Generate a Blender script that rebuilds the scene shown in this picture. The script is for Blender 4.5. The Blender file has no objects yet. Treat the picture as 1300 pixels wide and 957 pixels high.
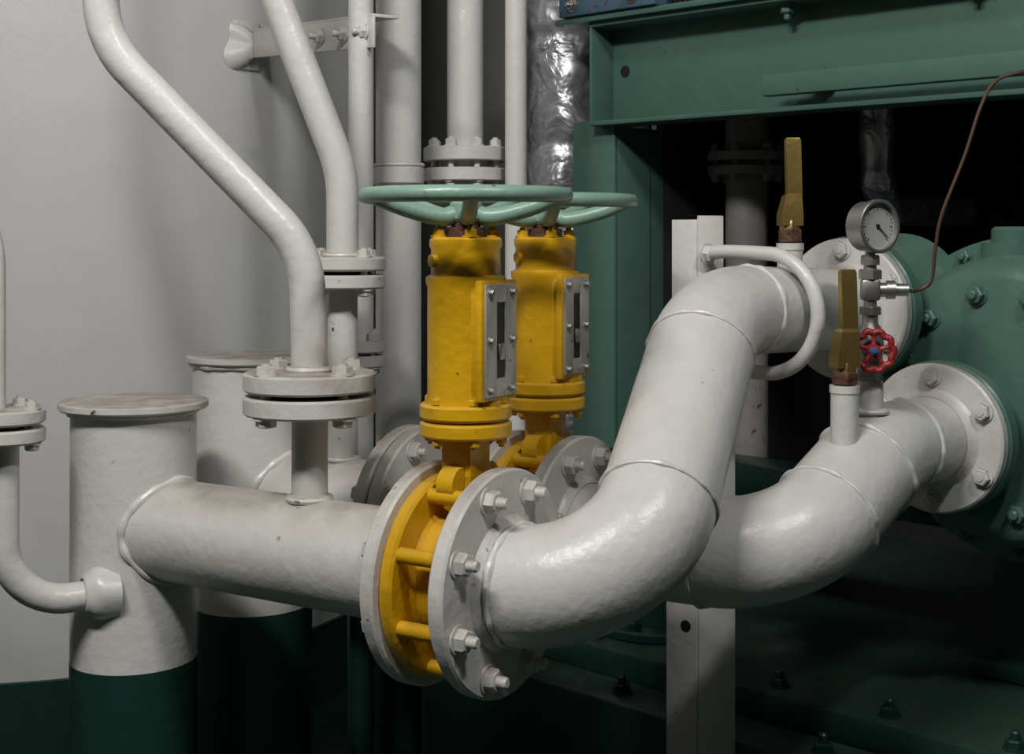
import bpy, bmesh, math, random
from mathutils import Vector, Matrix, noise
random.seed(4)
H=1.0   # camera height above floor; geometry below is laid out relative to eye level
sc=bpy.context.scene
Vv=Vector
# ---------------------------------------------------------------- materials
def _n(nt,t,**k):
    n=nt.nodes.new(t)
    for a,b in k.items(): setattr(n,a,b)
    return n
def paint(name,col,dirt=None,rough=.35,bump=.25,dirt_amt=.5,rust=.0,dust=.0,metal=0.0,lump=14,dustcol=(.17,.115,.075),fine=110,finemul=1.0,lumpd=.012):
    m=bpy.data.materials.new(name); m.use_nodes=True; nt=m.node_tree; L=nt.links
    b=nt.nodes['Principled BSDF']
    tc=_n(nt,'ShaderNodeTexCoord')
    n1=_n(nt,'ShaderNodeTexNoise'); n1.inputs['Scale'].default_value=7; n1.inputs['Detail'].default_value=8; n1.inputs['Roughness'].default_value=.65
    L.new(tc.outputs['Object'],n1.inputs['Vector'])
    r1=_n(nt,'ShaderNodeMapRange'); r1.inputs['From Min'].default_value=.48; r1.inputs['From Max'].default_value=.78
    r1.inputs['To Max'].default_value=dirt_amt
    L.new(n1.outputs['Fac'],r1.inputs['Value'])
    mx=_n(nt,'ShaderNodeMix',data_type='RGBA')
    mx.inputs['A'].default_value=(*col,1); mx.inputs['B'].default_value=(*(dirt or tuple(c*.6 for c in col)),1)
    L.new(r1.outputs['Result'],mx.inputs['Factor'])
    out=mx.outputs['Result']
    if rust>0:
        n2=_n(nt,'ShaderNodeTexNoise'); n2.inputs['Scale'].default_value=55; n2.inputs['Detail'].default_value=5
        L.new(tc.outputs['Object'],n2.inputs['Vector'])
        r2=_n(nt,'ShaderNodeMapRange'); r2.inputs['From Min'].default_value=.74-rust*.2; r2.inputs['From Max'].default_value=.80-rust*.2
        L.new(n2.outputs['Fac'],r2.inputs['Value'])
        m2=_n(nt,'ShaderNodeMix',data_type='RGBA'); m2.inputs['B'].default_value=(.10,.045,.02,1)
        L.new(out,m2.inputs['A']); L.new(r2.outputs['Result'],m2.inputs['Factor']); out=m2.outputs['Result']
    if dust>0:
        g=_n(nt,'ShaderNodeNewGeometry'); s=_n(nt,'ShaderNodeSeparateXYZ'); L.new(g.outputs['Normal'],s.inputs[0])
        r3=_n(nt,'ShaderNodeMapRange'); r3.inputs['From Min'].default_value=.45; r3.inputs['From Max'].default_value=1.0; r3.inputs['To Max'].default_value=dust
        L.new(s.outputs['Z'],r3.inputs['Value'])
        n4=_n(nt,'ShaderNodeTexNoise'); n4.inputs['Scale'].default_value=30; n4.inputs['Detail'].default_value=5; L.new(tc.outputs['Object'],n4.inputs['Vector'])
        mm=_n(nt,'ShaderNodeMath',operation='MULTIPLY',use_clamp=True); L.new(r3.outputs['Result'],mm.inputs[0]); L.new(n4.outputs['Fac'],mm.inputs[1])
        m3=_n(nt,'ShaderNodeMix',data_type='RGBA'); m3.inputs['B'].default_value=(*dustcol,1)
        L.new(out,m3.inputs['A']); L.new(mm.outputs[0],m3.inputs['Factor']); out=m3.outputs['Result']
    L.new(out,b.inputs['Base Color'])
    rr=_n(nt,'ShaderNodeMapRange'); rr.inputs['To Min'].default_value=max(.05,rough-.12); rr.inputs['To Max'].default_value=min(1,rough+.15)
    L.new(n1.outputs['Fac'],rr.inputs['Value']); L.new(rr.outputs['Result'],b.inputs['Roughness'])
    b.inputs['Metallic'].default_value=metal
    n3=_n(nt,'ShaderNodeTexNoise'); n3.inputs['Scale'].default_value=lump; n3.inputs['Detail'].default_value=2
    n5=_n(nt,'ShaderNodeTexNoise'); n5.inputs['Scale'].default_value=fine; n5.inputs['Detail'].default_value=3
    L.new(tc.outputs['Object'],n3.inputs['Vector']); L.new(tc.outputs['Object'],n5.inputs['Vector'])
    b1=_n(nt,'ShaderNodeBump'); b1.inputs['Strength'].default_value=bump; b1.inputs['Distance'].default_value=lumpd
    b2=_n(nt,'ShaderNodeBump'); b2.inputs['Strength'].default_value=bump; b2.inputs['Distance'].default_value=.0018*finemul
    L.new(n3.outputs['Fac'],b1.inputs['Height']); L.new(n5.outputs['Fac'],b2.inputs['Height'])
    L.new(b1.outputs['Normal'],b2.inputs['Normal']); L.new(b2.outputs['Normal'],b.inputs['Normal'])
    return m
M={}
M['white']=paint('white_gloss_paint',(.61,.60,.57),(.50,.48,.445),rough=.31,bump=.30,dirt_amt=.35,rust=.03,dust=.40,lump=20,fine=85,finemul=1.5,lumpd=.006)
M['dustywhite']=paint('dusty_white_paint',(.60,.585,.55),(.46,.435,.40),rough=.36,bump=.32,dirt_amt=.4,rust=.05,dust=.95,lump=20,fine=85,finemul=1.5,lumpd=.007)
M['whiteflange']=paint('white_flange_paint',(.59,.575,.54),(.39,.36,.32),rough=.36,bump=.35,dirt_amt=.45,rust=.22,dust=1.2,fine=80,finemul=1.5,lumpd=.008)
M['tankwall']=paint('tank_wall_paint',(.585,.58,.565),(.50,.49,.465),rough=.42,bump=.25,dirt_amt=.5,lump=3.5,lumpd=.02)
M['yellow']=paint('yellow_paint',(.62,.345,.008),(.43,.22,.007),rough=.30,bump=.4,dirt_amt=.5,rust=.2,dust=.5,lump=22,lumpd=.008)
M['mint']=paint('mint_handwheel_paint',(.20,.32,.25),(.13,.21,.165),rough=.34,bump=.3,rust=.2)
M['green']=paint('machine_green_paint',(.074,.155,.122),(.048,.10,.08),rough=.36,bump=.2,rust=.12,dust=.25)
M['greend']=paint('dark_green_boot_paint',(.008,.038,.028),(.006,.026,.018),rough=.35,bump=.25)
M['plinth']=paint('plinth_green_paint',(.013,.052,.040),(.008,.026,.019),rough=.4,bump=.3,dust=.2)
M['floor']=paint('floor_green_paint',(.007,.026,.019),(.006,.018,.013),rough=.4,bump=.3,lump=5)
M['roomwall']=paint('bulkhead_paint',(.22,.215,.208),(.16,.155,.14),rough=.6,bump=.2)
M['dark']=paint('interior_shade_paint',(.014,.017,.017),rough=.8)  # near-black colour standing in for shade inside the frame
M['dimwhite']=paint('shaded_white_paint',(.24,.23,.215),(.09,.08,.07),rough=.5,rust=.4,dust=1.0)  # white paint darkened to carry the frame's inner shade, plus rust and dust
M['steel']=paint('steel',(.42,.41,.39),(.22,.18,.14),rough=.38,bump=.2,metal=.9,rust=.25)
M['rust']=paint('rusty_steel',(.10,.045,.025),(.04,.02,.012),rough=.7,bump=.6,metal=.2,lump=60)
M['brass']=paint('brass',(.40,.28,.09),(.20,.13,.045),rough=.35,bump=.2,metal=.85)
M['copper']=paint('copper_tube',(.13,.075,.05),(.07,.04,.03),rough=.4,bump=.1,metal=.6)
M['red']=paint('red_handle_paint',(.30,.02,.02),(.14,.012,.012),rough=.45,bump=.5,lump=60,rust=.1)
M['blue']=paint('blue_paint',(.06,.12,.17),(.03,.06,.08),rough=.5,bump=.3,rust=.6)
M['bluenut']=paint('blue_nut',(.03,.10,.22),rough=.4)
M['dial']=paint('dial_face',(.42,.42,.39),(.32,.31,.28),rough=.3,bump=.02)
M['black']=paint('black_print',(.01,.01,.01),rough=.5,bump=.05)
M['plate']=paint('scale_plate',(.45,.44,.40),(.25,.22,.17),rough=.4,bump=.15,metal=.5,rust=.35)
def foil():
    m=paint('aluminium_foil',(.72,.72,.74),(.56,.56,.57),rough=.36,bump=.1,metal=.8)
    nt=m.node_tree; L=nt.links; b=nt.nodes['Principled BSDF']
    tc=_n(nt,'ShaderNodeTexCoord')
    nz=_n(nt,'ShaderNodeTexNoise'); nz.inputs['Scale'].default_value=11; nz.inputs['Detail'].default_value=3; nz.inputs['Distortion'].default_value=1.0
    L.new(tc.outputs['Object'],nz.inputs['Vector'])
    b2=_n(nt,'ShaderNodeBump'); b2.inputs['Distance'].default_value=.03; b2.inputs['Strength'].default_value=.6
    L.new(nz.outputs['Fac'],b2.inputs['Height'])
    L.new(b2.outputs['Normal'],b.inputs['Normal'])
    return m
M['foil']=foil()
# ---------------------------------------------------------------- mesh helpers
def basis(ax):
    ax=Vv(ax).normalized()
    t=Vv((0,0,1)) if abs(ax.z)<.9 else Vv((1,0,0))
    a=ax.cross(t).normalized(); b=a.cross(ax).normalized()
    return ax,a,b
def lathe(bm,o,ax,prof,seg=48,jit=0):
    o=Vv(o); ax,a,b=basis(ax); rings=[]
    for s,r in prof:
        if r<1e-6: rings.append([bm.verts.new(o+ax*s)])
        else:
            ring=[]
            for i in range(seg):
                t=2*math.pi*i/seg
                d=a*math.cos(t)+b*math.sin(t); rr=r
                if jit: rr+=jit*noise.noise((o+ax*s+d*r)*22)
                ring.append(bm.verts.new(o+ax*s+d*rr))
            rings.append(ring)
    for p,q in zip(rings,rings[1:]):
        for i in range(seg):
            j=(i+1)%seg
            if len(p)==1 and len(q)==1: continue
            if len(p)==1: bm.faces.new((p[0],q[j],q[i]))
            elif len(q)==1: bm.faces.new((p[i],p[j],q[0]))
            else: bm.faces.new((p[i],p[j],q[j],q[i]))
def disc(bm,o,ax,s0,s1,R,bore=0,bev=.002,seg=64):
    if bore<=0: lathe(bm,o,ax,[(s0,0),(s0,R-bev),(s0+bev,R),(s1-bev,R),(s1,R-bev),(s1,0)],seg)
    else: lathe(bm,o,ax,[(s0,bore),(s0,R-bev),(s0+bev,R),(s1-bev,R),(s1,R-bev),(s1,bore),(s0,bore)],seg)
def fillet(pts,rad,n=14):
    pts=[Vv(p) for p in pts]; out=[pts[0]]
    for i in range(1,len(pts)-1):
        p,c,q=pts[i-1],pts[i],pts[i+1]; r=rad[i-1] if isinstance(rad,(list,tuple)) else rad
        d1=(c-p).normalized(); d2=(q-c).normalized(); ang=d1.angle(d2)
        if ang<1e-3 or r<=0: out.append(c); continue
        t=r*math.tan(ang/2); s=c-d1*t; nrm=(d2-d1*d1.dot(d2)).normalized(); cen=s+nrm*r
        for k in range(n+1):
            th=ang*k/n
            out.append(cen+(-nrm*math.cos(th)+d1*math.sin(th))*r)
    out.append(pts[-1]); return out
def catmull(pts,n=8,closed=False):
    pts=[Vv(p) for p in pts]; N=len(pts); out=[]
    rng=N if closed else N-1
    for i in range(rng):
        g=lambda k:(pts[k%N] if closed else pts[max(0,min(N-1,k))])
        a,b,c,d=g(i-1),g(i),g(i+1),g(i+2)
        for k in range(n):
            t=k/n
            out.append(.5*((2*b)+(-a+c)*t+(2*a-5*b+4*c-d)*t*t+(-a+3*b-3*c+d)*t**3))
    if not closed: out.append(pts[-1])
    return out
def sweep(bm,pts,r,seg=40,closed=False,jit=0):
    pts=[Vv(p) for p in pts]; N=len(pts)
    tans=[]
    for i in range(N):
        if closed: t=pts[(i+1)%N]-pts[i-1]
        else: t=pts[min(N-1,i+1)]-pts[max(0,i-1)]
        tans.append(t.normalized())
    _,a,b=basis(tans[0]); rings=[]
    for i in range(N):
        if i:
            a=(a-tans[i]*a.dot(tans[i])).normalized()
        b=tans[i].cross(a)
        rr=r[i] if isinstance(r,(list,tuple)) else r
        if jit: rr*=1+jit*noise.noise(pts[i]*60)
        rings.append([bm.verts.new(pts[i]+(a*math.cos(2*math.pi*k/seg)+b*math.sin(2*math.pi*k/seg))*rr) for k in range(seg)])
    pairs=list(zip(rings,rings[1:]))
    for p,q in pairs:
        for k in range(seg):
            j=(k+1)%seg; bm.faces.new((p[k],p[j],q[j],q[k]))
    if closed:
        p,q=rings[-1],rings[0]
        off=min(range(seg),key=lambda o:(p[0].co-q[o].co).length)
        for k in range(seg):
            j=(k+1)%seg; bm.faces.new((p[k],p[j],q[(j+off)%seg],q[(k+off)%seg]))
    else:
        bm.faces.new(rings[0][::-1]); bm.faces.new(rings[-1])
def ring(bm,o,ax,R,r,seg=64,jit=.0,mseg=12):
    ax,a,b=basis(ax); o=Vv(o)
    sweep(bm,[o+(a*math.cos(2*math.pi*k/seg)+b*math.sin(2*math.pi*k/seg))*R for k in range(seg)],r,mseg,True,jit)
def box(bm,c,size,X=(1,0,0),Y=(0,1,0),Z=(0,0,1),bev=.002):
    t=bmesh.new(); bmesh.ops.create_cube(t,size=1)
    for v in t.verts: v.co=Vv((v.co.x*size[0],v.co.y*size[1],v.co.z*size[2]))
    if bev: bmesh.ops.bevel(t,geom=t.edges[:],offset=min(bev,min(size)*.4),segments=2,affect='EDGES',profile=.5)
    X,Y,Z,c=Vv(X),Vv(Y),Vv(Z),Vv(c)
    for v in t.verts: v.co=c+X*v.co.x+Y*v.co.y+Z*v.co.z
    me=bpy.data.meshes.new('t'); t.to_mesh(me); t.free(); bm.from_mesh(me); bpy.data.meshes.remove(me)
def hexbolt(bm,o,ax,s=.011,h=.012,tip=.01,washer=True,rot=0):
    ax,a,b=basis(ax); o=Vv(o)
    if washer: lathe(bm,o,ax,[(0,s*1.35),(.0025,s*1.35),(.0025,0)],20)
    z0=.002
    def hx(z,r): return [bm.verts.new(o+ax*z+(a*math.cos(math.pi*k/3+rot)+b*math.sin(math.pi*k/3+rot))*r) for k in range(6)]
    A=hx(z0,s*1.1);B=hx(z0+h*.85,s*1.1);C=hx(z0+h,s*.92)
    for p,q in ((A,B),(B,C)):
        for k in range(6):
            j=(k+1)%6; bm.faces.new((p[k],p[j],q[j],q[k]))
    bm.faces.new(C)
    if tip>0: lathe(bm,o,ax,[(z0+h,s*.55),(z0+h+tip*.8,s*.55),(z0+h+tip,s*.4),(z0+h+tip,0)],14)
def bolts(bm,o,ax,R,n,both=None,s=.011,h=.012,tip=.01,ph=None,sides=(1,1)):
    """bolt circle; both=(s0,s1): nuts outside s1 pointing +ax and outside s0 pointing -ax"""
    axn,a,b=basis(ax); o=Vv(o)
    if ph is None: ph=math.pi/n
    for k in range(n):
        t=ph+2*math.pi*k/n; d=(a*math.cos(t)+b*math.sin(t))*R
        if sides[1]: hexbolt(bm,o+d+axn*both[1],axn,s,h,tip,rot=random.random())
        if sides[0]: hexbolt(bm,o+d+axn*both[0],-axn,s,h,tip*.3,rot=random.random())
        lathe(bm,o+d+axn*both[0],axn,[(0,s*.6),(both[1]-both[0],s*.6)],12)
class G:
    def __init__(s,name,single=False):
        s.e=bpy.data.objects.new(name,None); sc.collection.objects.link(s.e); s.e.empty_display_size=.1
        s.e.location=(0,0,H)
    def part(s,name,mat,fn,sharp=32):
        bm=bmesh.new(); fn(bm); o=mkobj(name,bm,mat,sharp); o.parent=s.e; return o
def mkobj(name,bm,mat,sharp=32):
    bmesh.ops.recalc_face_normals(bm,faces=bm.faces[:])
    for f in bm.faces: f.smooth=True
    for e in bm.edges:
        if len(e.link_faces)==2 and e.calc_face_angle(0)>math.radians(sharp): e.smooth=False
    me=bpy.data.meshes.new(name); bm.to_mesh(me); bm.free()
    me.materials.append(mat if not isinstance(mat,str) else M[mat])
    o=bpy.data.objects.new(name,me); sc.collection.objects.link(o); return o
def solo(name,mat,fn,sharp=32):
    bm=bmesh.new(); fn(bm); o=mkobj(name,bm,mat,sharp); o.location=(0,0,H); return o
UP=Vv((0,0,1))
# ---------------------------------------------------------------- room shell
def slab(name,mn,mx,mat):
    c=[(a+b)/2 for a,b in zip(mn,mx)]; s=[b-a for a,b in zip(mn,mx)]
    return solo(name,mat,lambda bm:box(bm,c,s,bev=0))
X0,X1,Y0,Y1,ZF,ZC=-2.6,3.0,-1.6,4.6,-1.0,1.7
slab('floor',(X0-.1,Y0-.1,ZF-.1),(X1+.1,Y1+.1,ZF),'floor')
slab('ceiling',(X0-.1,Y0-.1,ZC),(X1+.1,Y1+.1,ZC+.1),'roomwall')
slab('wall_back',(X0-.1,Y1,ZF),(X1+.1,Y1+.1,ZC),'roomwall')
slab('wall_front',(X0-.1,Y0-.1,ZF),(X1+.1,Y0,ZC),'roomwall')
slab('wall_left',(X0-.1,Y0,ZF),(X0,Y1,ZC),'roomwall')
slab('wall_right',(X1,Y0,ZF),(X1+.1,Y1,ZC),'roomwall')
# ---------------------------------------------------------------- big storage tank behind
g=G('storage_tank')
tc_=Vv((-1.1,3.4,0))
g.part('shell','tankwall',lambda bm:lathe(bm,tc_,UP,[(-.84,.78),(-.3,.78),(.5,.78),(1.62,.78),(1.66,.7),(1.68,0)],160))
g.part('skirt','greend',lambda bm:lathe(bm,tc_,UP,[(-1,.785),(-.832,.785),(-.83,.78)],160))
# ---------------------------------------------------------------- directions
d1=Vv((.84,-.543,0)).normalized(); p1=Vv((.543,.84,0)).normalized()
u=Vv((.7071,.7071,0)); v=Vv((.7071,-.7071,0))
zR=-.42; R=.0715; FR=.138
A0=Vv((-.005,1.718,zR)); B0=Vv((.048,2.03,zR))+d1*.062
def run(o,L): return o-d1*L
def saddle(bm,c,Rt,r,z,dirn):
    pts=[]
    lat=dirn.cross(UP).normalized()
    for k in range(72):
        t=2*math.pi*k/72
        y=r*math.cos(t); zz=r*math.sin(t)
        s=math.sqrt(max(0,Rt*Rt-y*y))
        pts.append(Vv((c.x,c.y,z))+lat*y*1.01+UP*zz*1.01+dirn*(s+.000))
    sweep(bm,pts,.0060,10,True,.5)
# ---------------------------------------------------------------- standpipe vessels
def vessel(c,r,ztop,zg,capr,inlet=None):
    g=G('standpipe_vessel')
    c0=Vv((c[0],c[1],0))
    g.part('shell','white',lambda bm:lathe(bm,c0,UP,[(zg,r),(zg+.1,r),(ztop-.1,r),(ztop-.01,r)],72,jit=.0012))
    g.part('painted_boot','greend',lambda bm:lathe(bm,c0,UP,[(-1,r+.02),(-.99,r+.02),(-.985,r+.001),(zg,r+.001),(zg,r-.003)],72))
    def cap(bm):
        lathe(bm,c0,UP,[(ztop-.012,0),(ztop-.012,capr-.003),(ztop-.009,capr),(ztop-.002,capr),(ztop,capr-.003),(ztop,0)],72)
        ring(bm,c0+UP*(ztop-.015),UP,r+.001,.004,64,.6,8)
    g.part('cap_plate','whiteflange',cap)
    return g
T1=run(A0,.652); T2=run(B0,.629)
vessel(T1,.090,-.239,-.614,.107)
vessel(T2,.097,-.194,-.602,.107)
# ---------------------------------------------------------------- headers
g=G('header_pipe')
def f(bm):
    sweep(bm,[run(A0,.60),run(A0,.4),run(A0,.2),run(A0,.105)],R,56)
g.part('pipe','dustywhite',f)
g.part('vessel_weld','white',lambda bm:saddle(bm,T1,.090,R,zR,d1))
g.part('end_flange','whiteflange',lambda bm:disc(bm,run(A0,0),d1,-.121,-.101,FR,.06,.003,96))
def f(bm):
    c=run(A0,.315)
    lathe(bm,c,UP,[(.04,.024),(.19,.024)],40); ring(bm,c+UP*.0715,UP,.026,.005,40,.6,8)
    disc(bm,c,UP,.184,.209,.088,.02,.003); 
g.part('branch_stub','whiteflange',f)
g.part('flange_bolts','whiteflange',lambda bm:bolts(bm,A0,d1,.113,8,both=(-.121,-.095),s=.012,sides=(1,0)))
g=G('header_pipe')
def f(bm):
    sweep(bm,[run(B0,.58),run(B0,.4),run(B0,.2),run(B0,.105)],R,56)
g.part('pipe','dustywhite',f)
g.part('vessel_weld','white',lambda bm:saddle(bm,T2,.097,R,zR,d1))
def f(bm):
    disc(bm,B0,d1,-.121,-.101,FR,.06,.003,96)
    disc(bm,B0,d1,-.315,-.293,.132,.06,.003,96); disc(bm,B0,d1,-.289,-.267,.132,.06,.003,96)
    lathe(bm,B0,d1,[(-.293,.10),(-.289,.10)],48)
g.part('flanges','whiteflange',f)
def f(bm):
    bolts(bm,B0,d1,.110,8,both=(-.315,-.267),s=.012)
    bolts(bm,B0,d1,.113,8,both=(-.121,-.095),s=.012,sides=(1,0))
g.part('flange_bolts','whiteflange',f)
C2=run(B0,.437)
def f(bm):
    lathe(bm,C2,UP,[(.05,.024),(.36,.024)],40); ring(bm,C2+UP*.0715,UP,.026,.005,40,.6,8)
    disc(bm,C2,UP,.338,.360,.068,.02,.003)
g.part('branch_stub','whiteflange',f)
# ---------------------------------------------------------------- bent riser pipes
C1=run(A0,.315); z1=-.176
g=G('riser_pipe')
g.part('pipe','white',lambda bm:sweep(bm,fillet([(C1.x,C1.y,-.19),(C1.x-.004,C1.y,-.02),(-.548,1.89,.262),(-.548,1.89,.9)],[.14,.14]),.0240,40))
def f(bm):
    disc(bm,C1,UP,.215,.240,.088,.02,.003)
    ring(bm,C1+UP*.243,UP,.026,.005,40,.5,8)
g.part('flange','whiteflange',f)
g.part('gasket','black',lambda bm:disc(bm,C1,UP,.209,.215,.055,.02,.001))
g.part('flange_bolts','whiteflange',lambda bm:bolts(bm,C1,UP,.070,4,both=(.184,.240),s=.0125,h=.010,tip=.003))
g=G('riser_pipe')
g.part('pipe','white',lambda bm:sweep(bm,fillet([(C2.x,C2.y,-.03),(C2.x,C2.y,.10),(C2.x-.115,C2.y,.40),(C2.x-.115,C2.y,.9)],[.22,.2]),.0255,40))
g.part('flange','whiteflange',lambda bm:(disc(bm,C2,UP,.366,.388,.068,.02,.003),ring(bm,C2+UP*.39,UP,.027,.005,40,.5,8)))
g.part('gasket','black',lambda bm:disc(bm,C2,UP,.360,.366,.045,.02,.001))
g.part('flange_bolts','whiteflange',lambda bm:bolts(bm,C2,UP,.053,4,both=(.338,.388),s=.010,h=.009,tip=.003))
# left small drain line
g=G('drain_pipe')
dx,dy=-.692,1.93
sp=Vv((-.585,1.987,-.500)); dd=Vv((-.105,-.057,0)).normalized()
g.part('pipe','white',lambda bm:sweep(bm,fillet([(dx,dy,-.25),(dx,dy,-.506),sp-dd*.03],.085),.0205,36))
def f(bm):
    lathe(bm,sp,dd,[(-.03,.038),(-.008,.0375),(.0,.036),(.005,.033),(.009,.029),(.013,.025),(.016,.021),(.016,.019)],40,jit=.010)
g.part('weld_collar','white',f,85)
g.part('flanges','whiteflange',lambda bm:(disc(bm,(dx,dy,0),UP,-.280,-.260,.055,.0,.003),disc(bm,(dx,dy,0),UP,-.254,-.234,.055,0,.003)))
g.part('flange_bolts','whiteflange',lambda bm:bolts(bm,(dx,dy,0),UP,.042,4,both=(-.280,-.234),s=.009,h=.008,tip=.003,ph=.2))
g.part('upper_pipe','white',lambda bm:sweep(bm,fillet([(dx-.010,dy,-.24),(dx-.010,dy,-.02),(dx-.09,dy,.25),(dx-.09,dy,.9)],[.2,.2]),.0125,24))
# ---------------------------------------------------------------- straight vertical pipes
def vpipe(x,y,r,z0=-1,z1=1.7,extra=None,mat='white',boot=None):
    g=G('vertical_pipe'); c=Vv((x,y,0))
    g.part('pipe',mat,lambda bm:lathe(bm,c,UP,[(z0,0),(z0,r),(z0+.1,r),(z1,r),(z1,0)],40))
    if boot: g.part('painted_boot','greend',lambda bm:lathe(bm,c,UP,[(-1,r+.015),(-.99,r+.015),(-.985,r+.001),(boot,r+.001),(boot,r-.001)],40))
    return g,c
g,c=vpipe(-.258,2.42,.0215,boot=-.62)
g.part('flanges','whiteflange',lambda bm:(disc(bm,c,UP,-.222,-.202,.042),disc(bm,c,UP,-.197,-.177,.042)))
g.part('flange_bolts','whiteflange',lambda bm:bolts(bm,c,UP,.031,4,both=(-.222,-.177),s=.008,tip=.004))
g,c=vpipe(-.205,2.56,.041,boot=-.62)
g.part('sleeve','whiteflange',lambda bm:(disc(bm,c,UP,.092,.127,.046,.03,.004),ring(bm,c+UP*.128,UP,.043,.004,48,.5,8)))
g,c=vpipe(-.09,2.72,.0345,boot=-.62)
g.part('flanges','whiteflange',lambda bm:(disc(bm,c,UP,.105,.130,.08),disc(bm,c,UP,.143,.170,.08),disc(bm,c,UP,.128,.145,.05)))
g.part('flange_bolts','whiteflange',lambda bm:bolts(bm,c,UP,.063,8,both=(.105,.170),s=.010,tip=.004))
g,c=vpipe(.0074,2.66,.0206,boot=-.62)
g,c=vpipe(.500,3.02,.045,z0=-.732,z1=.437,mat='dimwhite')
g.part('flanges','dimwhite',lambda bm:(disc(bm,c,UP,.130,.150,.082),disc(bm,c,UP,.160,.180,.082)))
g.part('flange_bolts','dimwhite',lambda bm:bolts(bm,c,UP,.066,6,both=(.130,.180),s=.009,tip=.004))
# foil insulated ducts
def duct(cx,cy,r,z0,z1):
    def f(bm):
        c=Vv((cx,cy,0)); zz=z0; prof=[(z0,0)]
        while zz<z1:
            k=(zz+1)/.24; fr=k-math.floor(k)
            prof.append((zz,r+.004*math.sin(fr*math.pi)-(.005 if fr<.05 or fr>.95 else 0))); zz+=.010
        prof.append((z1,r)); prof.append((z1,0))
        lathe(bm,c,UP,prof,120)
        for w in bm.verts:
            d=(w.co-Vv((c.x,c.y,w.co.z)))
            if d.length<1e-4: continue
            d.normalize()
            w.co+=d*(.010*noise.noise(w.co*11)+.0025*noise.noise(w.co*30))
    return f
solo('foil_insulated_duct','foil',duct(.119,3.16,.088,-1,1.7),80)
def f(bm):
    path=fillet([(.775,3.02,.437),(.775,3.02,.06),(.775+.27,3.02+.27,.06)],.09,16)
    fine=[]
    for p,q in zip(path,path[1:]):
        n=max(1,int((q-p).length/.012))
        for k in range(n): fine.append(p.lerp(q,k/n))
    fine.append(path[-1])
    sweep(bm,fine,.036,48)
    for w in bm.verts: w.co+=Vv((noise.noise(w.co*16),noise.noise(w.co*16+Vv((9,0,0))),0))*.008
solo('foil_insulated_pipe','foil',f,80)
# ---------------------------------------------------------------- pipe bracket
g=G('pipe_bracket')
a=Vv((-.515,2.84,.385)); b=Vv((-.232,2.385,.345)); dd=(b-a).normalized(); nn=dd.cross(UP).normalized()
def f(bm):
    m_=(a+b)/2; L_=(b-a).length
    box(bm,m_,(L_,.006,.055),dd,nn,UP,.0015)
    box(bm,m_+UP*.027-nn*.022,(L_,.05,.006),dd,nn,UP,.0015)
g.part('angle_bar','whiteflange',f)
g.part('bolts','whiteflange',lambda bm:[hexbolt(bm,a+dd*t+nn*.004,nn,.011,.01,.012) for t in (.33,.43,.51)])
wn=(a-Vv((-1.1,3.4,a.z))).normalized()
def f(bm):
    w0=Vv((-1.1,3.4,a.z))+wn*.78
    box(bm,w0,(.010,.06,.10),wn,wn.cross(UP),UP,.003)
    lathe(bm,w0,wn,[(-.0,.045),(.012,.036),(.022,.026),(.026,0)],30,jit=.03)
g.part('weld_pad','dustywhite',f)
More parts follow.
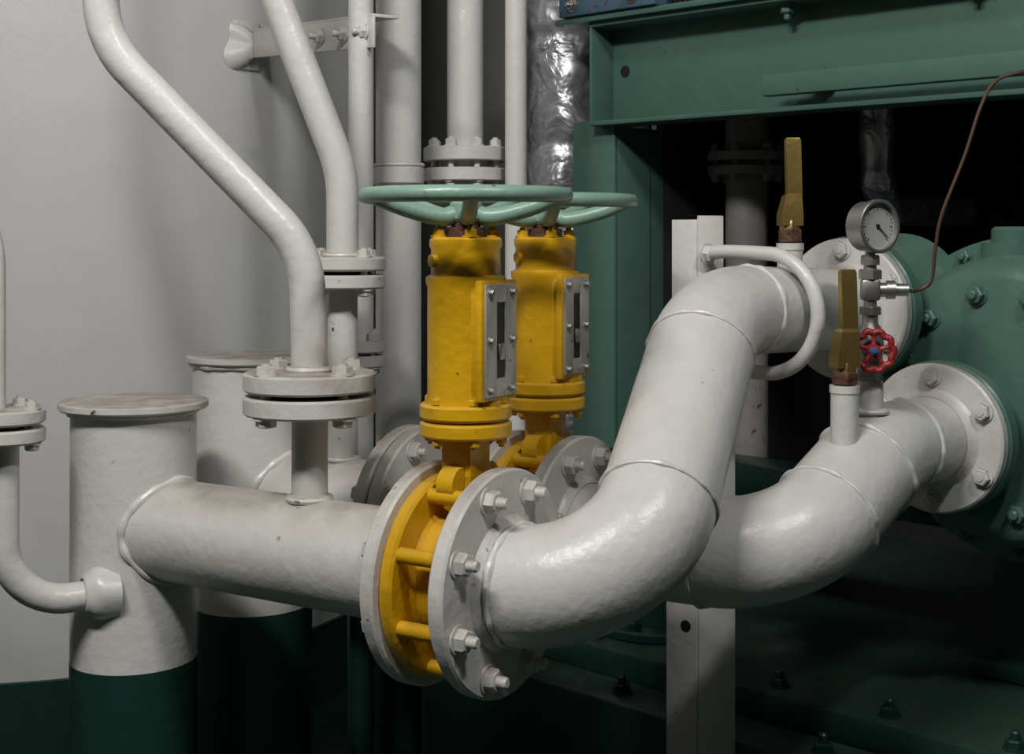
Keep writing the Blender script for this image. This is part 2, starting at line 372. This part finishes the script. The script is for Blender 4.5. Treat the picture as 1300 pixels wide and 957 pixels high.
# ---------------------------------------------------------------- gate valves
def valve(o):
    """o : front pipe-flange face centre on the run"""
    g=G('gate_valve')
    def body(bm):
        lathe(bm,o,d1,[(-.101,.06),(-.101,.122),(-.098,.126),(-.086,.126),(-.083,.122),(-.083,.088),(-.078,.082),(-.046,.082),(-.040,.088),(-.040,.104),(-.037,.108),(-.026,.108),(-.0225,.104),(-.0225,.06)],80)
        for k in range(8):
            t=math.pi/8+k*math.pi/4; ax,aa,bb=basis(d1)
            c=o+(aa*math.cos(t)+bb*math.sin(t))*.113
            lathe(bm,c,d1,[(-.085,.0095),(-.02,.0095)],20)
        box(bm,o-d1*.058+UP*.115,(.030,.05,.05),d1,p1,UP,.006)
        for s in (-1,1):
            lathe(bm,o-d1*.058+UP*.118+p1*s*.03,d1,[(-.012,0),(-.012,.022),(.012,.022),(.012,0)],24)
    g.part('valve_body','yellow',body)
    c=Vv((o.x,o.y,0))-d1*.062
    def bon(bm):
        box(bm,c+UP*-.265,(.046,.046,.08),d1,p1,UP,.006)
        disc(bm,c,UP,-.246,-.227,.057,0,.003); disc(bm,c,UP,-.224,-.205,.057,0,.003)
        lathe(bm,c,UP,[(-.23,.05),(-.205,.049),(-.19,.0475),(-.062,.0475),(-.057,.0495),(-.050,.0495),(-.047,.043),(-.016,.043),(-.012,.045),(-.004,.045),(-.001,.042),(-.001,0)],56)
        box(bm,c+d1*.020+UP*-.126,(.058,.070,.140),d1,p1,UP,.010)
        box(bm,c+d1*.045+UP*-.126,(.010,.078,.146),d1,p1,UP,.002)
        lathe(bm,c+UP*-.03,(d1*-.5-p1).normalized(),[(.04,.008),(.049,.008),(.049,0)],14)
    g.part('bonnet','yellow',bon)
    def bb_(bm):
        for k in range(4):
            t=math.pi/4+k*math.pi/2
            q=c+(d1*math.cos(t)+p1*math.sin(t))*.034
            hexbolt(bm,q+UP*-.001,UP,.0075,.008,.004)
        for k in range(6):
            t=k*math.pi/3+.3; q=c+(d1*math.cos(t)+p1*math.sin(t))*.046
            hexbolt(bm,q+UP*-.206,UP,.007,.007,.002,False); hexbolt(bm,q+UP*-.245,-UP,.007,.007,.004,False)
    g.part('bonnet_bolts','yellow',bb_)
    g.part('position_scale','plate',lambda bm:[box(bm,c+d1*.0512+UP*-.126+p1*s*.021,(.003,.024,.136),d1,p1,UP,.001) for s in (-1,1)]+[box(bm,c+d1*.0512+UP*z+p1*0,(.003,.022,.022),d1,p1,UP,.001) for z in (-.069,-.183)])
    g.part('scale_slot','black',lambda bm:box(bm,c+d1*.0503+UP*-.126,(.002,.018,.09),d1,p1,UP,0))
    g.part('position_pointer','steel',lambda bm:(box(bm,c+d1*.053+UP*-.140,(.004,.012,.020),d1,p1,UP,.002),[hexbolt(bm,c+d1*.0525+UP*zz+p1*s*.024,d1,.004,.004,0) for s in (-1,1) for zz in (-.068,-.126,-.186)]))
    g.part('stem','rust',lambda bm:(lathe(bm,c,UP,[(-.001,.024),(.010,.024),(.012,.018),(.02,.018),(.02,.011),(.058,.010),(.060,0)],24),hexbolt(bm,c+UP*.042,UP,.012,.009,.0)))
    def wheel(bm):
        ring(bm,c+UP*.050,UP,.123,.0098,96,0,16)
        lathe(bm,c,UP,[(.018,.012),(.018,.019),(.022,.022),(.040,.020),(.044,.016),(.044,.010)],32)
        for k in range(5):
            t=.35+k*2*math.pi/5; dr=d1*math.cos(t)+p1*math.sin(t)
            pts=catmull([c+dr*.012+UP*.028,c+dr*.035+UP*.024,c+dr*.08+UP*.034,c+dr*.119+UP*.048],6)
            n=len(pts); sweep(bm,pts,[.012-.003*i/n for i in range(n)],12)
    g.part('handwheel','mint',wheel)
    return g
valve(A0); valve(B0)
# ---------------------------------------------------------------- flanged elbow pipes to the pump
PF1=Vv((.533,2.243,-.115)); PF2=Vv((.642,2.134,-.302)); PR=.112
def elbow(start,c1,c2,end,r1,r2,r,rend):
    g=G('flanged_elbow_pipe')
    path=fillet([start,c1,c2,end],[r1,r2],22)
    n=len(path); 
    rad=[r+(rend-r)*max(0,(i-(n*.5))/(n*.5)) for i in range(n)]
    g.part('pipe','white',lambda bm:sweep(bm,path,rad,64))
    def welds(bm):
        for i in (1,23,24,46):
            i=min(i,n-2); t=(path[min(n-1,i+1)]-path[i-1]).normalized()
            ring(bm,path[i],t,rad[i]+.0000,.0036,72,.9,8)
    g.part('weld_seams','white',welds)
    def fl(bm):
        disc(bm,start,d1,-.0215,0,FR,.06,.003,96)
        lathe(bm,start,d1,[(0,r+.010),(.004,r+.008),(.010,r+.001)],64)
        disc(bm,end,u,-.020,0,PR,.05,.003,96)
        lathe(bm,end,u,[(-.034,rend+.001),(-.024,rend+.007),(-.020,rend+.012)],64)
    g.part('flanges','whiteflange',fl)
    g.part('flange_bolts','whiteflange',lambda bm:(bolts(bm,start,d1,.114,8,both=(-.0215,0),s=.0130,h=.013,tip=.013,sides=(0,1)),bolts(bm,end,u,.094,6,both=(-.02,.02),s=.012,h=.01,tip=.006)))
    return g
c1=A0+d1*.167; c2=Vv((.282,1.992,-.104))
elbow(A0,c1,c2,PF1,.13,.20,.0725,.063)
e1=Vv((.355,1.832,zR)); e2=PF2-u*.16
elbow(B0,e1,e2,PF2,.13,.25,.0725,.063)
# ---------------------------------------------------------------- U-bolt & support
def f(bm):
    c=Vv((.374,2.084,-.113)); pts=[Vv((.294,2.168,-.026)),Vv((.325,2.135,-.023))]
    for k in range(0,13):
        t=math.pi/2-k*math.pi/12
        pts.append(c+v*.088*math.cos(t)+UP*.088*math.sin(t))
    pts+= [Vv((.325,2.140,-.2)),Vv((.300,2.168,-.2))]
    sweep(bm,catmull(pts,5),.0105,18)
    for z in (-.026,-.2): hexbolt(bm,(.297,2.165,z),(.64,-.75,0),.012,.01,0)
solo('u_bolt','white',f)
g=G('pipe_support_post')
def f(bm):
    k=Vv((.285,2.175,0))
    L1=Vv((-.78,.62,0)).normalized(); L2=Vv((.95,.30,0)).normalized()
    def leg(dirn,wd,z0,z1_):
        nn=dirn.cross(UP).normalized()
        box(bm,k+dirn*wd/2+UP*(z0+z1_)/2,(wd,.007,z1_-z0),dirn,nn,UP,.0015)
    leg(L1,.045,-.25,.026); leg(L2,.042,-.25,.032)
    leg(L1,.055,-1,-.25); leg(L2,.062,-1,-.25)
    box(bm,(k.x,k.y+.01,-.994),(.16,.12,.012),bev=.002)
g.part('angle_post','whiteflange',f)
g.part('bolt_holes','black',lambda bm:[lathe(bm,Vv((.27,2.187,z))+Vv((-.62,-.78,0)).normalized()*.0037,(-.62,-.78,0),[(0,.009),(.0006,.009),(.0006,0)],20) for z in (-.60,)])
# ---------------------------------------------------------------- brass cocks
def cock(x,y,z0,zs,zn,zb,zt,tw):
    g=G('brass_drain_cock'); c=Vv((x,y,0)); w=.013
    g.part('stub','white',lambda bm:(lathe(bm,c,UP,[(z0,.019),(zs-.012,.019),(zs-.010,.0205),(zs,.0205),(zs,0)],32),ring(bm,c+UP*(z0+.02),UP,.021,.0045,32,.6,8)))
    g.part('nut','rust',lambda bm:(hexbolt(bm,c+UP*zs,UP,.0165,zn-zs,0,False)))
    X=Vv((math.cos(tw),math.sin(tw),0)); Y=Vv((-math.sin(tw),math.cos(tw),0))
    def br(bm):
        lathe(bm,c,UP,[(zn,.0155),(zn+.012,.0155),(zn+.016,.0135),(zb-.02,.0135)],8)
        rings=[]
        for z,a_,b_,off in ((zn+.006,.0165,.014,0),(zn+.022,.0165,.014,0),(zb,.0125,.011,.003),(zb+.004,.0115,.006,.006),(zt-.004,.0115,.005,.004),(zt,.0095,.004,.004)):
            rings.append([bm.verts.new(c+UP*z+X*(off+sx*a_)+Y*sy*b_) for sx,sy in ((-1,-1),(1,-1),(1,1),(-1,1))])
        for p,q in zip(rings,rings[1:]):
            for k in range(4): bm.faces.new((p[k],p[(k+1)%4],q[(k+1)%4],q[k]))
        bm.faces.new(rings[0][::-1]); bm.faces.new(rings[-1])
    g.part('cock_body','brass',br)
cock(.417,2.127,-.075,-.010,.010,.060,.148,.1)
cock(.454,1.935,-.31,-.203,-.185,-.13,-.045,.25)
# ---------------------------------------------------------------- gauge, needle valve, capillary
gx=Vv((.503,1.991,0))
g=G('needle_valve')
g.part('stub','white',lambda bm:(lathe(bm,gx,UP,[(-.275,.019),(-.203,.018),(-.20,0)],32),ring(bm,gx+UP*-.245,UP,.021,.0045,32,.6,8)))
wf=Vv((-.12,-.99,0)).normalized(); wx=Vv((.99,-.12,0)).normalized()
def f(bm):
    hexbolt(bm,gx+UP*-.205,UP,.016,.018,0,False)
    lathe(bm,gx,UP,[(-.187,.013),(-.175,.017),(-.150,.019),(-.130,.016),(-.122,.011),(-.110,.011)],28)
    lathe(bm,gx+UP*-.158,wf,[(0,.014),(.022,.014),(.024,.008),(.045,.005),(.045,0)],24)
g.part('valve_body','steel',f)
def f(bm):
    c=gx+UP*-.158+wf*.036
    pts=[]
    for k in range(80):
        t=2*math.pi*k/80; rr=.0265+.0016*math.cos(10*t)
        pts.append(c+(wx*math.cos(t)+UP*math.sin(t))*rr)
    sweep(bm,pts,.0048,12,True)
    lathe(bm,c,wf,[(-.004,0),(-.004,.010),(.004,.009),(.004,0)],20)
    for k in range(5):
        t=k*2*math.pi/5+.3; dr=wx*math.cos(t)+UP*math.sin(t)
        sweep(bm,[c+dr*.007,c+dr*.026],.0035,8)
g.part('handwheel','red',f)
g.part('handwheel_nut','bluenut',lambda bm:hexbolt(bm,gx+UP*-.158+wf*.039,wf,.0055,.005,.004,False))
g=G('pressure_gauge')
def f(bm):
    hexbolt(bm,gx+UP*-.112,UP,.014,.012,0,False)
    lathe(bm,gx,UP,[(-.10,.009),(-.083,.009)],20)
    box(bm,gx+UP*-.075,(.026,.026,.03),wx,wf,UP,.004)
    lathe(bm,gx+UP*-.075,wx,[(.0,.010),(.022,.010),(.022,.013),(.034,.013),(.034,.009),(.052,.009),(.054,0)],20)
    hexbolt(bm,gx+UP*-.062,UP,.015,.014,0,False)
    lathe(bm,gx,UP,[(-.05,.009),(-.04,.009),(-.04,.013),(-.032,.013),(-.032,.007),(-.02,.007)],20)
    hexbolt(bm,gx+UP*-.040,UP,.012,.012,0,False)
g.part('tee_fitting','steel',f)
gn=Vv((.50,-.86,.0)).normalized(); gc=gx+UP*.014
def f(bm):
    lathe(bm,gc,gn,[(-.015,0),(-.015,.032),(-.012,.035),(.012,.035),(.012,.038),(.019,.038),(.020,.0365),(.020,.033),(.013,.0325),(.013,.034)],56)
g.part('case','steel',f)
g.part('dial','dial',lambda bm:lathe(bm,gc,gn,[(.0135,.0335),(.014,0)],48))
def f(bm):
    gxx=gn.cross(UP).normalized()
    for k in range(25):
        t=math.radians(-45+k*270/24); dr=gxx*math.cos(t)+UP*math.sin(t); l=.006 if k%4==0 else .003
        side=dr.cross(gn).normalized()
        box(bm,gc+gn*.0147+dr*(.029-l/2),(l,.0008,.0004),dr,side,gn,0)
    dr=(gxx*-.7-UP*.6).normalized()
    box(bm,gc+gn*.0155+dr*.009,(.028,.0014,.0006),dr,dr.cross(gn).normalized(),gn,0)
    lathe(bm,gc+gn*.0148,gn,[(0,.003),(.0015,.003),(.0015,0)],14)
g.part('dial_markings','black',f)
def f(bm):
    p=gx+UP*-.075+wx*.052
    pts=[p,(.575,2.02,-.078),(.597,2.02,-.064),(.603,2.02,-.02),(.612,2.02,.03),(.645,2.02,.115),(.668,2.02,.185),(.69,2.02,.222),(.73,2.02,.235),(.79,2.04,.25),(.9,2.1,.27)]
    sweep(bm,catmull(pts,8),.0026,10)
solo('copper_capillary_tube','copper',f)
# ---------------------------------------------------------------- green pump
g=G('circulation_pump')
cc=Vv((.689,2.087,-.25))
def f(bm):
    lathe(bm,cc,u,[(.055,0),(.055,.185),(.06,.20),(.075,.215),(.10,.222),(.13,.222),(.13,.25),(.165,.25),(.165,.222),(.45,.222),(.5,.16),(.5,0)],96)
    for P in (PF1,PF2):
        lathe(bm,P,u,[(.0,0),(.0,.112),(.003,.115),(.024,.115),(.027,.112),(.027,.085),(.035,.075),(.07,.085),(.16,.12)],72)
    lathe(bm,Vv((.78,2.2,0)),UP,[(-.1,.05),(-.01,.05),(-.01,.035),(.010,.035),(.015,.03),(.015,0)],32)
g.part('casing','green',f)
def f(bm):
    ax,aa,bb=basis(u)
    for k in range(12):
        t=.2+k*math.pi/6; hexbolt(bm,cc+u*.055+(aa*math.cos(t)+bb*math.sin(t))*.165,-u,.013,.012,.006)
    for k in range(16):
        t=k*math.pi/8; hexbolt(bm,cc+u*.13+(aa*math.cos(t)+bb*math.sin(t))*.236,-u,.010,.010,.006)
g.part('casing_bolts','green',f)
g.part('pedestal','plinth',lambda bm:(box(bm,cc+u*.36+UP*-.345,(.16,.24,.27),u,v,UP,.01),box(bm,cc+u*.36+UP*-.465,(.22,.30,.03),u,v,UP,.006)))
# ---------------------------------------------------------------- machine support structure
g=G('machine_support_structure')
O=Vv((.209,2.9,0)); zb,zt=.2256,.437
def fb(bm,u0,u1,v0,v1,z0,z1_,bev=.003):
    box(bm,O+u*(u0+u1)/2+v*(v0+v1)/2+UP*(z0+z1_)/2,(u1-u0,v1-v0,z1_-z0),u,v,UP,bev)
def f(bm):
    fb(bm,0,.012,-.115,0,-.732,.24); fb(bm,.012,.11,-.062,-.052,-.732,.24); fb(bm,.11,.122,-.115,0,-.732,.24)
    fb(bm,.012,.16,-.010,0,-.732,.2256)
g.part('corner_post','green',f)
def f(bm):
    fb(bm,.035,.045,-.04,1.6,zb,zt)         # web
    fb(bm,-.035,.045,-.04,1.6,zt-.010,zt)    # top flange
    fb(bm,-.035,.045,-.04,1.6,zb,zb+.010)    # bottom flange
    fb(bm,-.033,.04,-.04,-.032,zb,zt)
    fb(bm,-.060,-.034,.403,1.6,.254,.293)
    fb(bm,-.034,.035,.46,.50,.262,.285)
g.part('channel_beam','green',f)
g.part('beam_bolts','green',lambda bm:[hexbolt(bm,O+v*t+u*-.0+UP*(zt-.010),-UP,.013,.016,.012) for t in (.42,.78,1.1)])
g.part('web_holes','black',lambda bm:lathe(bm,O+v*.0+u*.0345+UP*.34,-u,[(0,.012),(.0008,.012),(.0008,0)],20))
g.part('light_blocking_deck','green',lambda bm:fb(bm,-.05,1.1,-.12,1.6,zt,zt+.012,.002))  # cover added to keep overhead light out of the frame
def f(bm):
    fb(bm,.0,.10,-.06,1.6,-.49,-.43)
g.part('lower_rail','greend',f)
g.part('back_shade_panel','dark',lambda bm:fb(bm,.88,.90,-.12,1.6,-.732,zt,0))  # dark sheet added as the shade at the back of the opening
g.part('side_shade_panel','dark',lambda bm:fb(bm,.16,.88,-.02,.0,-.732,zt,0))  # dark sheet added at the side, shade put into its colour
g=G('machine_plinth')
def f(bm):
    fb(bm,-.40,1.1,-.135,1.6,-1.0,-.78,.006)
    fb(bm,-.30,.95,-.125,1.6,-.78,-.732,.004)
g.part('plinth','plinth',f)
def f(bm):
    for k in range(8): hexbolt(bm,O+u*-.35+v*(-.08+k*.2)+UP*-.78,UP,.014,.014,.014)
    for k in range(6): hexbolt(bm,O+u*-.26+v*(-.02+k*.2)+UP*-.732,UP,.013,.013,.012)
g.part('anchor_bolts','greend',f)
def f(bm):
    q=O+u*-.14+v*.22
    disc(bm,q,UP,-.732,-.712,.11,0,.004); lathe(bm,q,UP,[(-.712,.07),(-.67,.065),(-.66,.04),(-.655,0)],40)
    bolts(bm,q,UP,.09,6,both=(-.73,-.712),s=.010,sides=(0,1))
g.part('inspection_cover','greend',f)
g=G('motor_housing')
def f(bm):
    fb(bm,-.06,.35,-.10,.155,zt+.013,zt+.055,.004)
    fb(bm,-.02,.32,-.06,.14,zt+.055,.85,.01)
g.part('mounting_base','blue',f)
g.part('ventilation_grille','black',lambda bm:[fb(bm,-.03,.3,.165+k*.012,.172+k*.012,zt+.013,.75,.001) for k in range(22)]+[fb(bm,0,.3,.16,.43,zt+.013,.75,.001)])
g.part('base_bolts','steel',lambda bm:[hexbolt(bm,O+u*-.06+v*t+UP*(zt+.035),-u,.010,.01,.008) for t in (-.06,.10)])
# ---------------------------------------------------------------- lights
def area(name,loc,aim,sx,sy,e,col=(1,.98,.955)):
    l=bpy.data.lights.new(name,'AREA'); l.shape='RECTANGLE'; l.size=sx; l.size_y=sy; l.energy=e; l.color=col
    o=bpy.data.objects.new(name,l); sc.collection.objects.link(o); o.location=Vv(loc)+UP*H
    o.rotation_euler=(Vv(aim)-Vv(loc)).to_track_quat('-Z','Y').to_euler(); return o
area('fluorescent_lamp',(-.75,.5,1.55),(-.05,2.2,-.3),.9,.2,43)
area('fluorescent_lamp.001',(.75,.5,1.6),(-.5,2.6,.1),.3,.12,18,(.98,.98,1))
w=bpy.data.worlds.new('World'); sc.world=w; w.use_nodes=True
w.node_tree.nodes['Background'].inputs[0].default_value=(.5,.52,.55,1); w.node_tree.nodes['Background'].inputs[1].default_value=.03
# ---------------------------------------------------------------- camera
cam=bpy.data.cameras.new('camera'); co=bpy.data.objects.new('camera',cam); sc.collection.objects.link(co)
co.location=(0,0,H); co.rotation_euler=(math.pi/2,0,0)
cam.sensor_fit='HORIZONTAL'; cam.sensor_width=36; cam.lens=1800/1300*36; cam.shift_y=-178.5/1300; cam.clip_start=.05
sc.camera=co
sc.view_settings.view_transform='Standard'
